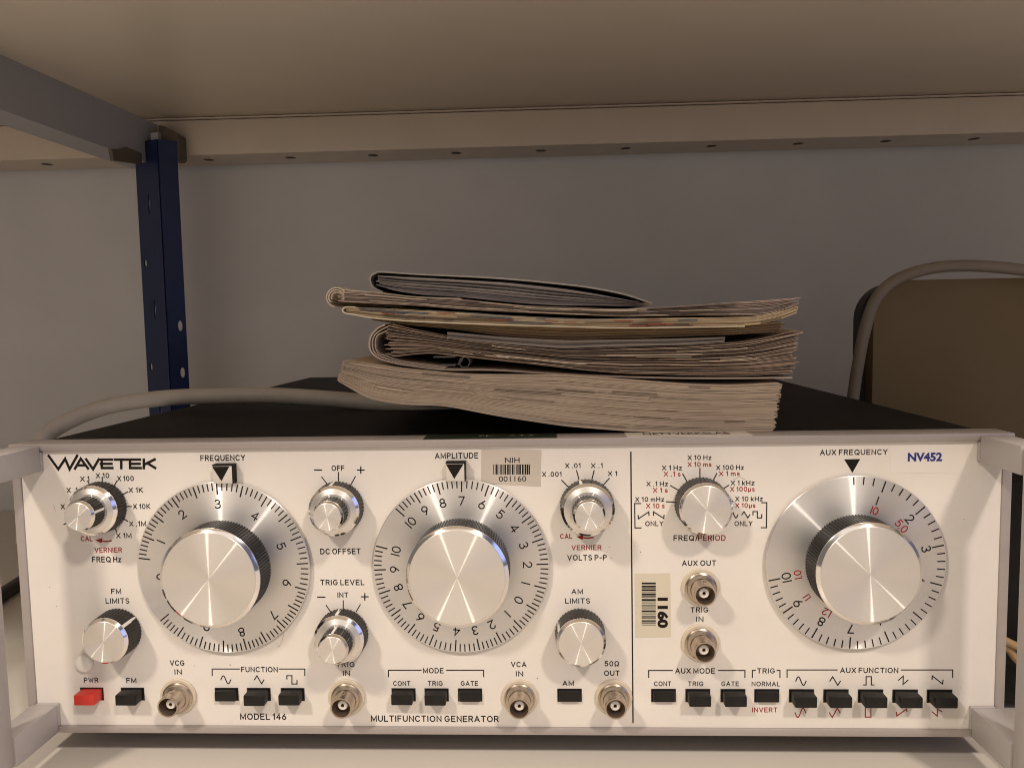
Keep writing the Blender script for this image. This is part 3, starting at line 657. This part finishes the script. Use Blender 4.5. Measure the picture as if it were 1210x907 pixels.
fr = [-83, -67.5, -51.2, -34.2, -17.9, -1.7, 16, 33.5, 51.3, 68.4, 87.1, 105.2, 120.7, 135.6, 151.9, 166.7, 182.6, 199.1, 215.7, 231]
DH = .0040
dial(263.7, 670.8, fr, [('1', -66.2, .775, DH), ('2', -35.3, .77, DH), ('3', -2.2, .745, DH), ('4', 33.5, .722, DH), ('5', 69.7, .73, DH), ('6', 103.5, .755, DH), ('7', 134.5, .785, DH), ('8', 166.5, .775, DH), ('9', 198, .725, DH), ('0', 262.5, .74, DH)], [], 5, .0386, .0215)
ad = [('10', -46.9), ('9', -30.8), ('8', -14.4), ('7', 1.9), ('6', 19.8), ('5', 37.5), ('4', 54.5), ('3', 71.3), ('2', 88.5), ('1', 105), ('0', 121), ('1', 136.6), ('2', 153.3), ('3', 168.8), ('4', 185), ('5', 202.7), ('6', 219), ('7', 234.8), ('8', 251.7), ('9', 268), ('10', 284.3)]
dial(544.5, 669.2, [a for _, a in ad], [(s, a, .755, DH) for s, a in ad], [], 5, .0386, .0216)
dial(1011.2, 665.4, [18.5, 49.3, 78, 105, 131, 157, 183, 209, 234.5, 258.5], [('1', 17.6, .75, .0038), ('2', 49, .775, DH), ('3', 78, .79, DH), ('4', 104, .735, DH), ('5', 131, .69, DH), ('6', 157, .72, DH), ('7', 183, .76, DH), ('8', 209, .77, DH), ('9', 234.5, .785, DH), ('10', 258.5, .785, DH)],
     [('10', 18.2, .635, .0034), ('5.0', 49.5, .655, .0034), ('1.0', 259, .655, .0032), ('1.1', 234, .665, .0032), ('1.2', 209, .648, .0032)], 5, .0378, .0213, start_extra=(-2.3, 4.3, 11))

# ---- milky pointer blocks with black wedge faces over two dials
for (x0, x1, y0, y1) in ((249.5, 275.5, 550.3, 571), (525.5, 549.5, 547.3, 568.5)):
    a = at_y(x0, y0, -.004); c = at_y(x1, y1, -.004); cx = (a.x+c.x)/2 + .0003; w = (c.x-a.x)*.96
    b = MB(); b.box(cx-w/2, cx+w/2, -.0042, 0, c.z, a.z, bev=.0004)
    o = auto_smooth(b.build('pointer_block', M_clear, ROOT))
    t = MB(); zt_, zb_ = a.z-.0003, c.z+.0012
    xr = cx+w/2-(.0014 if x0 < 300 else .0006); xa = P2((262 if x0 < 300 else 537), 570, -.004)[0]
    t.add([(cx-w/2+.0001, -.00435, zt_), (xr, -.00435, zt_), (xa, -.00435, zb_), (cx-w/2+.0001, -.0020, zt_+.0002), (xr, -.0020, zt_+.0002), (xa, -.0042, zb_)],
          [(0, 1, 2), (0, 3, 4, 1), (0, 2, 5, 3), (1, 4, 5, 2), (3, 5, 4)]); t.box(cx+w/2-.0003, cx+w/2+.0001, -.0043, -.0001, c.z, a.z); t.build('pointer_triangle', M_ink, o)
    t = MB(); t.box(cx-w/2-.0001, cx+w/2+.0002, -.0043, -.0001, a.z+.00005, a.z+.0005); t.build('pointer_top', M_ink, o)

# ---- labels stuck on the instrument (they move with it)
def sticker(name, pix, m, th=.00012, y=-.00002):
    b = MB(); p = [at_y(x, z, y-th) for x, z in pix]; n = len(p)
    b.add([(q.x, y-th, q.z) for q in p] + [(q.x, y, q.z) for q in p], [(0, 1, 2, 3), (7, 6, 5, 4)] + [(i, i+4, (i+1) % 4+4, (i+1) % 4) for i in range(4)]); return b
def bars(b, x0, x1, y0, y1, seed, m, y, vert=True, n=26):
    r = random.Random(seed); t = 0; W_ = []
    while t < 1:
        w = r.choice((1, 1, 2, 3))/70; g = r.choice((1, 1, 2))/70; W_.append((t, min(t+w, 1))); t += w+g
    for a, c in W_:
        if vert: q = [(x0+(x1-x0)*a, y0), (x0+(x1-x0)*c, y0), (x0+(x1-x0)*c, y1), (x0+(x1-x0)*a, y1)]
        else: q = [(x0, y0+(y1-y0)*a), (x1, y0+(y1-y0)*a), (x1, y0+(y1-y0)*c), (x0, y0+(y1-y0)*c)]
        yy = lift(y); pp = [at_y(u, v, 0) for u, v in q]; b.add([(p.x, yy, p.z) for p in pp], [(0, 1, 2, 3)], m)
def TT(b, s, x0, x1, yc, h, m, y, bold=.006, rot=0):
    a = at_y(x0, yc); c = at_y(x1, yc); put_text(b, s, (a.x+c.x)/2, (a.z+c.z)/2, c.x-a.x, h/pxm((x0+x1)/2, yc), m, y, rot, bold)
b = sticker('asset_label', [(569, 530.6), (639.6, 531.5), (638.8, 574.4), (568.2, 571)], M_lab_grey)
TT(b, 'NIH', 596.7, 613.9, 543.3, 6.2, 1, -.00014, 0); bars(b, 583, 626.8, 548.3, 560.2, 3, 1, -.00014); TT(b, '001160', 589.6, 621.8, 565.3, 6.4, 1, -.00014, 0)
b.build('asset_label', [M_lab_grey, M_ink], ROOT, fix=False)['label'] = 'grey asset label with NIH 001160 and barcode'
b = sticker('barcode_label', [(750, 677.5), (791.8, 676.8), (792.8, 752), (751, 752.6)], M_lab_cream)
bars(b, 758.2, 774.8, 687.6, 738, 11, 1, -.00014, False)
a = at_y(783, 723.4); put_text(b, '1160', a.x, a.z, 37/2720, 10.6/2720, 1, -.00014, R_(90), .05)
b.build('barcode_label', [M_lab_cream, M_ink], ROOT, fix=False)['label'] = 'cream barcode label with 1160 printed sideways'
b = sticker('inventory_label', [(1052, 526.5), (1141, 525.3), (1141, 558), (1052, 559)], M_tape, .00006)
TT(b, 'NV452', 1072.5, 1113.2, 539.6, 9.4, 1, -.00008, .04); b.build('inventory_label', [M_tape, M_blue], ROOT, fix=False)['label'] = 'clear white label with NV452 in blue'
b = MB(); b.lathe([(.0040, 0), (.0040, -.0010), (.0036, -.0016), (.0028, -.0019), (.0001, -.0020)], 32); c = P2(100.8, 782.5); auto_smooth(b.build('rubber_bumper', M_dot, ROOT, (c[0], 0, c[1])), 25)
# strips stuck along the top edge of the frame
def top_strip(name, x0, x1, m, txt, tcol, th=.00025, skew=0, parts=()):
    b = MB(); a = at_z(x0, 519, FT); c = at_z(x1, 517, FT)
    b.box(a.x, c.x, -.0006, .0122, FT-.00003, FT+th)
    for s, u0, u1, w in parts:
        v, f = glyphs(s, .01); q0, q1 = v[:, 0].min(), v[:, 0].max(); X0 = at_z(u0, 517, FT).x; X1 = at_z(u1, 517, FT).x
        b.add([(X0+(p[0]-q0)/(q1-q0)*(X1-X0), .0062+(p[1]-CAPH/2)*w/CAPH, FT+th+.00006) for p in v], f, 1)
    o = b.build(name, [m, tcol], ROOT, fix=False); return o
top_strip('embossed_tape', 500, 658, M_green, '', mat('worn_embossing', (.25, .25, .2), .6), parts=(('FL.', 566, 583, .0035), ('A T A', 601, 632, .0035)))
top_strip('paper_strip', 743, 894, M_paperlab, '', M_ink, parts=(('NETTVERKSLAB', 763, 870, .006),))

# ================================================================== PAPERS on top of the instrument
def curve_px(pts, y, n):
    p = np.array([[at_y(a, c, y).x, at_y(a, c, y).z] for a, c in pts]); d = np.r_[0, np.cumsum(np.linalg.norm(np.diff(p, axis=0), axis=1))]; d /= d[-1]
    t = np.linspace(0, 1, n); x = np.interp(t, d, p[:, 0]); z = np.interp(t, d, p[:, 1])
    for _ in range(2): z[1:-1] = (z[:-2]+2*z[1:-1]+z[2:])/4; x[1:-1] = (x[:-2]+2*x[1:-1]+x[2:])/4
    return np.stack([x, z], 1)
def flecks(mb, top, bot, n, y0, seed, m, ns=60, lmin=.004, lmax=.03, th=.00022, fwd=.0016):
    r = np.random.default_rng(seed); A = curve_px(top, y0, ns); B = curve_px(bot, y0, ns); u = np.linspace(0, 1, ns)
    for i in range(n):
        t = r.uniform(.06, .94); C = B*(1-t) + A*t; L = A[-1, 0]-A[0, 0]; w = r.uniform(lmin, lmax)/L; a = r.uniform(.02, .97-w)
        k = max(3, int(w*ns)); uu = np.linspace(a, a+w, k); D = np.stack([np.interp(uu, u, C[:, 0]), np.interp(uu, u, C[:, 1])], 1)
        mb.ribbon(D, th*r.uniform(.6, 1.3), y0-fwd, y0+.01, m)
M_dk = mat('dark_edge_print', (.17, .12, .085), .8); M_ltp = mat('light_loose_edge', (.74, .62, .48), .8); M_rp = mat('red_edge_print', (.45, .10, .05), .7); M_bp = mat('blue_edge_print', (.12, .17, .25), .7)
def pages(mb, top, bot, n, y0, depth, fill=.8, jx=(0., 0.), jy=.0006, wob=.00015, m=0, seed=0, ns=36, gapf=.12):
    r = np.random.default_rng(seed); A = curve_px(top, y0, ns); B = curve_px(bot, y0, ns)
    w = np.zeros(ns); ph = r.random(6)*6
    for i in range(n):
        t = (i+.5)/n; C = B*(1-t) + A*t; gap = np.abs(A[:, 1]-B[:, 1])/n
        w = .85*w + np.interp(np.linspace(0, 1, ns), np.linspace(0, 1, 7), r.normal(0, wob, 7)); C[:, 1] += w*np.minimum(1, gap*n/.006)
        a, c = -jx[0]*r.random(), jx[1]*r.random()
        C[0, 0] += a*-1; C[-1, 0] -= c
        C[1:6, 0] += -a*np.array([.8, .6, .4, .2, .1]); C[-6:-1, 0] -= c*np.array([.1, .2, .4, .6, .8])
        jit = np.interp(np.linspace(0, 1, ns), np.linspace(0, 1, 9), r.normal(0, jy*.35, 9)) + r.normal(0, jy)
        if r.random() < gapf: jit = jit + .0012
        mb.ribbon(C, np.maximum(gap*(fill if r.random() > .25 else fill*.82), .00006), y0, y0+depth, m, y0jit=jit)
Y1 = .0115
# 1 thick manual at the bottom
b = MB(); pages(b, [(405, 426), (442, 430), (474, 435), (544, 441.4), (581, 442), (668, 442.7), (737, 448), (814, 453.7), (865, 455), (926, 452)],
      [(397, 450), (434.5, 470.7), (474, 478), (524, 479), (593, 492.3), (668, 503.5), (737, 508.8), (798, 511.5), (850, 512.5), (916, 512.3)], 96, Y1, .285, 1.12, (.0012, .0022), .00016, .00006, gapf=.035, seed=1, ns=60)
T1, B1 = [(405, 426), (442, 430), (474, 435), (544, 441.4), (581, 442), (668, 442.7), (737, 448), (814, 453.7), (865, 455), (926, 452)], [(397, 450), (434.5, 470.7), (474, 478), (524, 479), (593, 492.3), (668, 503.5), (737, 508.8), (798, 511.5), (850, 512.5), (916, 512.3)]
flecks(b, T1, B1, 9, Y1, 21, 1, th=.00014, fwd=.0008); flecks(b, T1, B1, 7, Y1, 22, 2, th=.00022, fwd=.0012, lmax=.06)
tag(b.build('manual', [M_pg1, M_dk, M_ltp]), 'thickest manual of the pile, plain tan page block lying lowest on the instrument', 'book', 'papers piled on the instrument')
# 2 manual in a folded cover with fanned spine
T2 = thing('manual', 'dog-eared manual with fanned pages and a wrapped spine, second from the bottom', 'book', tuple(at_y(690, 440, .016)), 'papers piled on the instrument')
def child(mb, name, m, root):
    o = mb.build(name, m, root); o.matrix_parent_inverse = Matrix.Translation(-Vector(root.location)); return o
b = MB(); pages(b, [(452, 382), (482, 387.5), (529, 397.5), (593, 406), (668, 413), (737, 410), (814, 408), (880, 404), (950, 389.5)],
      [(455, 421), (482, 419), (509, 416.8), (568, 423.5), (620, 429), (668, 434.5), (737, 441.5), (814, 443.5), (880, 443.5), (941, 440)], 52, .016, .28, .80, (.0048, .0046), .0011, .00020, seed=2, ns=60)
T_, B_ = [(470, 386), (529, 397.5), (593, 406), (668, 413), (737, 410), (814, 408), (880, 404), (944, 391)], [(470, 419), (509, 416.8), (568, 423.5), (620, 429), (668, 434.5), (737, 441.5), (814, 443.5), (880, 443.5), (936, 440)]
flecks(b, T_, B_, 16, .016, 23, 1, fwd=.0016, th=.00018); flecks(b, T_, B_, 18, .016, 24, 2, fwd=.0026, lmax=.05)
child(b, 'page_block', [M_pg2, M_dk, M_ltp], T2)
b = MB()
cov = [(455, 383.5), (446, 388), (438.5, 397), (436.6, 408), (440, 417), (450, 424), (466, 428.6), (482, 431.5), (524, 436.5), (583, 437), (640, 440.5), (700, 443.8), (790, 446.3), (870, 446.6), (936, 446)]
for k, (o_, t_) in enumerate(((0, .0007), (1, .0005), (2, .0004))):
    q = [(x + (o_*3.0 if i < 6 else o_*1.5), z + (o_*2.2 if i < 2 else (-o_*1.6 if i > 4 else 0)) + (0 if i < 8 else o_*.3)) for i, (x, z) in enumerate(cov[:(15 if k == 0 else 9)])]
    q = [(v.x, v.y) for v in smooth_path([(x, z, 0) for x, z in q], 4)]
    pts = [at_y(x, z, .015) for x, z in q]; b.ribbon([(p.x, p.z) for p in pts], t_, .0145+.0008*k, .297, 0)
child(b, 'cover', paper('tan_cover_card', (.54, .44, .35), .1), T2)
b = MB(); a, c = at_y(514, 420, .03), at_y(540, 431.5, .03)
b.box(a.x, c.x, .024, .06, c.z, c.z+.0009, bev=.0002); b.box(a.x, c.x, .024, .06, a.z-.0008, a.z, bev=.0002)
b.lathe([(.0022, -.003), (.0027, -.003), (.0027, .02), (.0022, .02), (.0022, -.003)], 20, cx=0, cz=0); n_ = 100
cc = at_y(550, 427, .03); b.v[-n_:] = [(x+cc.x, y+.028, z+cc.z) for x, y, z in b.v[-n_:]]
b.hexa([tuple(at_y(540, 431, .026)), tuple(at_y(543, 431, .026)), tuple(at_y(543, 431, .034)), tuple(at_y(540, 431, .034)), tuple(at_y(546, 421, .026)), tuple(at_y(549, 421, .026)), tuple(at_y(549, 421, .034)), tuple(at_y(546, 421, .034))])
child(b, 'plastic_clip', M_clip, T2)
# 3 thin grey board and 4 brown booklet
b = MB(); pages(b, [(528, 392), (593, 398), (668, 402), (740, 401), (800, 400), (858, 398)], [(528, 399.5), (593, 406), (668, 412), (740, 408.6), (800, 407.6), (858, 404)], 3, .0145, .24, .96, (.0003, .001), .0003, .00005, seed=3)
tag(b.build('folder', M_pg4), 'thin grey card folder squeezed between the dog-eared manual and the brown booklet', 'folder', 'papers piled on the instrument')
b = MB(); pages(b, [(437, 376.2), (500, 380.6), (593, 384.5), (668, 387.6), (760, 387.5), (860, 386), (929, 380)], [(440, 378.4), (477, 384), (530, 388), (593, 397), (668, 401.4), (760, 399.5), (860, 396), (926, 391.5)], 12, .019, .28, .95, (.001, .002), .0005, .00008, seed=4)
tag(b.build('booklet', M_pg3), 'dark brown booklet under the cream magazine, above the grey folder', 'booklet', 'papers piled on the instrument')
# 5 cream magazine with rounded fold
T5 = thing('magazine', 'pale cream magazine with a rounded folded edge, lightest in the pile', 'magazine', tuple(at_y(690, 380, .013)), 'papers piled on the instrument')
mt = [(409, 364), (430, 363), (469, 364.8), (529, 368.6), (583, 372.9), (668, 377.2), (737, 377.4), (814, 375.4), (890, 374), (925, 368), (944, 361.5)]
mb_ = [(408, 369), (444, 375.2), (494, 379), (581, 382.4), (668, 384.8), (737, 386.2), (814, 385.2), (886, 384), (916, 380), (943, 369.5)]
b = MB(); pages(b, mt, mb_, 17, .013, .285, .88, (.0008, .0012), .0005, .0001, seed=5, ns=60); flecks(b, mt, mb_, 14, .013, 25, 1, fwd=.001, th=.0003); flecks(b, mt, mb_, 9, .013, 26, 2, fwd=.001, lmax=.012, th=.0003); flecks(b, mt, mb_, 8, .013, 27, 3, fwd=.001, lmax=.02, th=.0003)
child(b, 'page_block', [M_pg5, M_dk, M_rp, M_bp], T5)
b = MB(); q = [(420, 362.8), (409, 362.7), (404.8, 366), (408, 369.8), (420, 371.8), (444.4, 375.9), (494, 379.8), (581, 383.2), (668, 385.8), (737, 387.2), (814, 386.3), (880, 385.4)]
q = smooth_path([tuple(at_y(x, z, .0122)) for x, z in q], 4); b.ribbon([(p.x, p.z) for p in q], .0005, .0118, .298); child(b, 'cover', mat('cream_cover_card', (.88, .77, .57), .6), T5)
# 6 pinkish catalogue with a rolled spine
T6 = thing('catalogue', 'pinkish grey catalogue with a rolled-up spine at its left end', 'catalogue', tuple(at_y(690, 366, .013)), 'papers piled on the instrument')
b = MB(); pages(b, [(398, 344.5), (412, 344.2), (447, 346.3), (489, 351.2), (544, 353.5), (618, 361), (668, 363.3), (737, 365), (773, 363), (839, 359.5), (905, 354.8), (948, 351)],
      [(399, 356.5), (444, 359), (494, 361.3), (544, 365.5), (618, 369.3), (668, 371.6), (737, 374.2), (814, 372.6), (891, 373), (916, 371), (949, 362)], 24, .0125, .285, .84, (.002, .0055), .0008, .00013, seed=6, ns=60)
T_, B_ = [(412, 344.8), (447, 346.8), (489, 351.6), (544, 354), (618, 361.4), (668, 363.8), (737, 365.4), (773, 363.5), (839, 360), (905, 355.3)], [(412, 356.5), (444, 358.4), (494, 360.8), (544, 364.8), (618, 368.6), (668, 371), (737, 373.6), (814, 372), (891, 372)]
flecks(b, T_, B_, 18, .0125, 28, 1, fwd=.0016); flecks(b, T_, B_, 16, .0125, 29, 2, fwd=.002, lmax=.06)
child(b, 'page_block', [M_pg6, M_dk, M_ltp], T6)
b = MB()
for r_, a0, a1, dx in ((11.5, -150, 75, 0), (9.0, -200, 40, 0), (6.6, -215, 20, .5)):
    q = [at_y(397.5+dx+r_*math.cos(R_(180+a))*1.0, 351.2+r_*.98*math.sin(R_(180+a)), .0122) for a in np.linspace(-a1+0, -a0-0, 26)]
    b.ribbon([(p.x, p.z) for p in q], .00055, .0118+random.random()*.0008, .297)
q = smooth_path([tuple(at_y(x, z, .0122)) for x, z in ((400, 340), (408, 342.6), (447, 345.6), (489, 350.5), (544, 352.8))], 5); b.ribbon([(p.x, p.z) for p in q], .0004, .0122, .297)
child(b, 'rolled_spine', paper('cream_spine_card', (.74, .63, .48), .15), T6)
# 7 leaflet in a smoky plastic sleeve
T7 = thing('plastic_sleeve', 'smoky plastic sleeve bowed over thin leaflets, topmost of the pile', 'sleeve', tuple(at_y(600, 340, .02)), 'papers piled on the instrument')
b = MB()
q = smooth_path([tuple(at_y(x, z, .018)) for x, z in ((452, 345), (442, 340), (437.5, 333), (438, 326.5), (444, 322.2), (452, 321.2), (494, 324), (568, 327.4), (618, 331), (668, 336), (698, 339.8), (737, 347.4), (771, 358.4))], 5)
b.ribbon([(p.x, p.z) for p in q], .0007, .018, .25); child(b, 'sleeve', M_plast, T7)
b = MB(); pages(b, [(443, 325.5), (494, 326.8), (544, 329.6), (600, 333.6), (668, 341), (720, 349.5), (756, 356.4)], [(444, 338), (460, 343), (494, 348), (544, 350.6), (618, 358), (668, 360.5), (720, 361.5), (768, 361.5)], 13, .0195, .22, .95, (.002, .004), .0010, .00012, seed=9); child(b, 'leaflet', M_pg7, T7)

# ================================================================== CABLES and the case on the right
yc = .13
pp = [(30, 640, .10), (33, 560, .10), (50, 520, .105), (78, 499, .115), (125, 480.5, .125), (190, 470.5, .13), (260, 467.5, .13), (330, 467.5, .13), (400, 472, .13), (460, 478, .13), (520, 486, .13), (575, 494, .135)]
pts = smooth_path([tuple(at_y(x, z, y)) for x, z, y in pp], 8)
b = MB(); b.tube(pts, .0049, 18)
tag(b.build('power_cable', M_cable), 'thick worn grey cable arching across the top left of the instrument', 'cable')
# nick marks on the jacket
# equipment case standing beside the instrument
YC = .20
cl = at_y(1012, 400, YC+.018).x; ct = at_y(1060, 335, YC).z; x1c = cl+.36
def rounded(x0, x1, z0, z1, r, n=8):
    out = []
    for cx, cz, a0 in ((x1-r, z1-r, 0), (x0+r, z1-r, 90), (x0+r, z0+r, 180), (x1-r, z0+r, 270)):
        out += [(cx+r*math.cos(R_(a0+90*i/n)), cz+r*math.sin(R_(a0+90*i/n))) for i in range(n+1)]
    return out
CS = thing('equipment_case', 'olive beige equipment case with a black rim, standing right of the instrument', 'instrument case', (cl+.18, YC, SHZ))
def prism(loop, y0, y1, m=0, mb=None):
    mb = mb or MB(); n = len(loop)
    mb.add([(x, y0, z) for x, z in loop] + [(x, y1, z) for x, z in loop], [tuple(range(n)), tuple(range(2*n-1, n-1, -1))] + [(i, n+i, n+(i+1) % n, (i+1) % n) for i in range(n)], m); return mb
b = prism(rounded(cl, x1c, SHZ+.006, ct+.0010, .024), YC+.0122, YC+.024); auto_smooth(child(b, 'shell', M_rub, CS))
b = prism(rounded(cl+.004, x1c-.004, SHZ+.010, ct+.0022, .021), YC, YC+.0118); auto_smooth(child(b, 'front_face', M_case, CS))
for x in (cl+.03, x1c-.03):
    b = MB(); b.box(x-.01, x+.01, YC+.003, YC+.022, SHZ+.0003, SHZ+.0058); child(b, 'foot', M_foot, CS)
pts = smooth_path([tuple(at_y(x, z, .188)) for x, z in ((1000, 560), (1004, 510), (1008.5, 466), (1014, 430), (1021.5, 392), (1033, 357), (1052, 335), (1080, 322), (1115, 315), (1160, 314.5), (1215, 320), (1290, 334))], 8)
b = MB(); b.tube(pts, .0038, 16); tag(b.build('signal_cable', M_cable2), 'taupe cable looping over the rounded corner of the olive case', 'cable')
# tan cable loop seen through the right handle
pts = smooth_path([tuple(at_y(x, z, y)) for x, z, y in ((1150, 738, .03), (1185, 755, .03), (1197, 761, .03), (1210, 766, .03), (1240, 776, .034), (1236, 800, .036), (1212, 787, .034), (1199, 776, .032), (1188, 764, .032), (1150, 752, .034))], 6)
b = MB(); b.tube(pts, .0019, 10); tag(b.build('wire_loop', M_tan), 'thin tan wire loop seen through the opening of the right handle', 'wire')
# added black box, so the opening of the right handle reads dark
BX = thing('dark_filler_box', 'plain black box added beside the instrument to keep the right handle opening dark', 'box', (.28, .076, SHZ))
b = MB(); b.box(.2245, .345, .045, .108, SHZ+.004, .099, bev=.002); auto_smooth(child(b, 'housing', M_cover, BX))
for x in (.24, .33):
    b = MB(); b.box(x-.006, x+.006, .05, .10, SHZ+.0002, SHZ+.0039); child(b, 'foot', M_foot, BX)
# dark tube added along the dark band on the shelf left of the instrument
pts = smooth_path([tuple(at_z(x, z, SHZ+.005)) for x, z in ((-60, 742), (-20, 716), (8, 698), (30, 684), (60, 668))], 6)
b = MB(); b.tube(pts, .0048, 12); tag(b.build('dark_tube', mat('charcoal_tube', (.05, .045, .04), .5)), 'dark tube added on the shelf behind the left handle', 'cable')
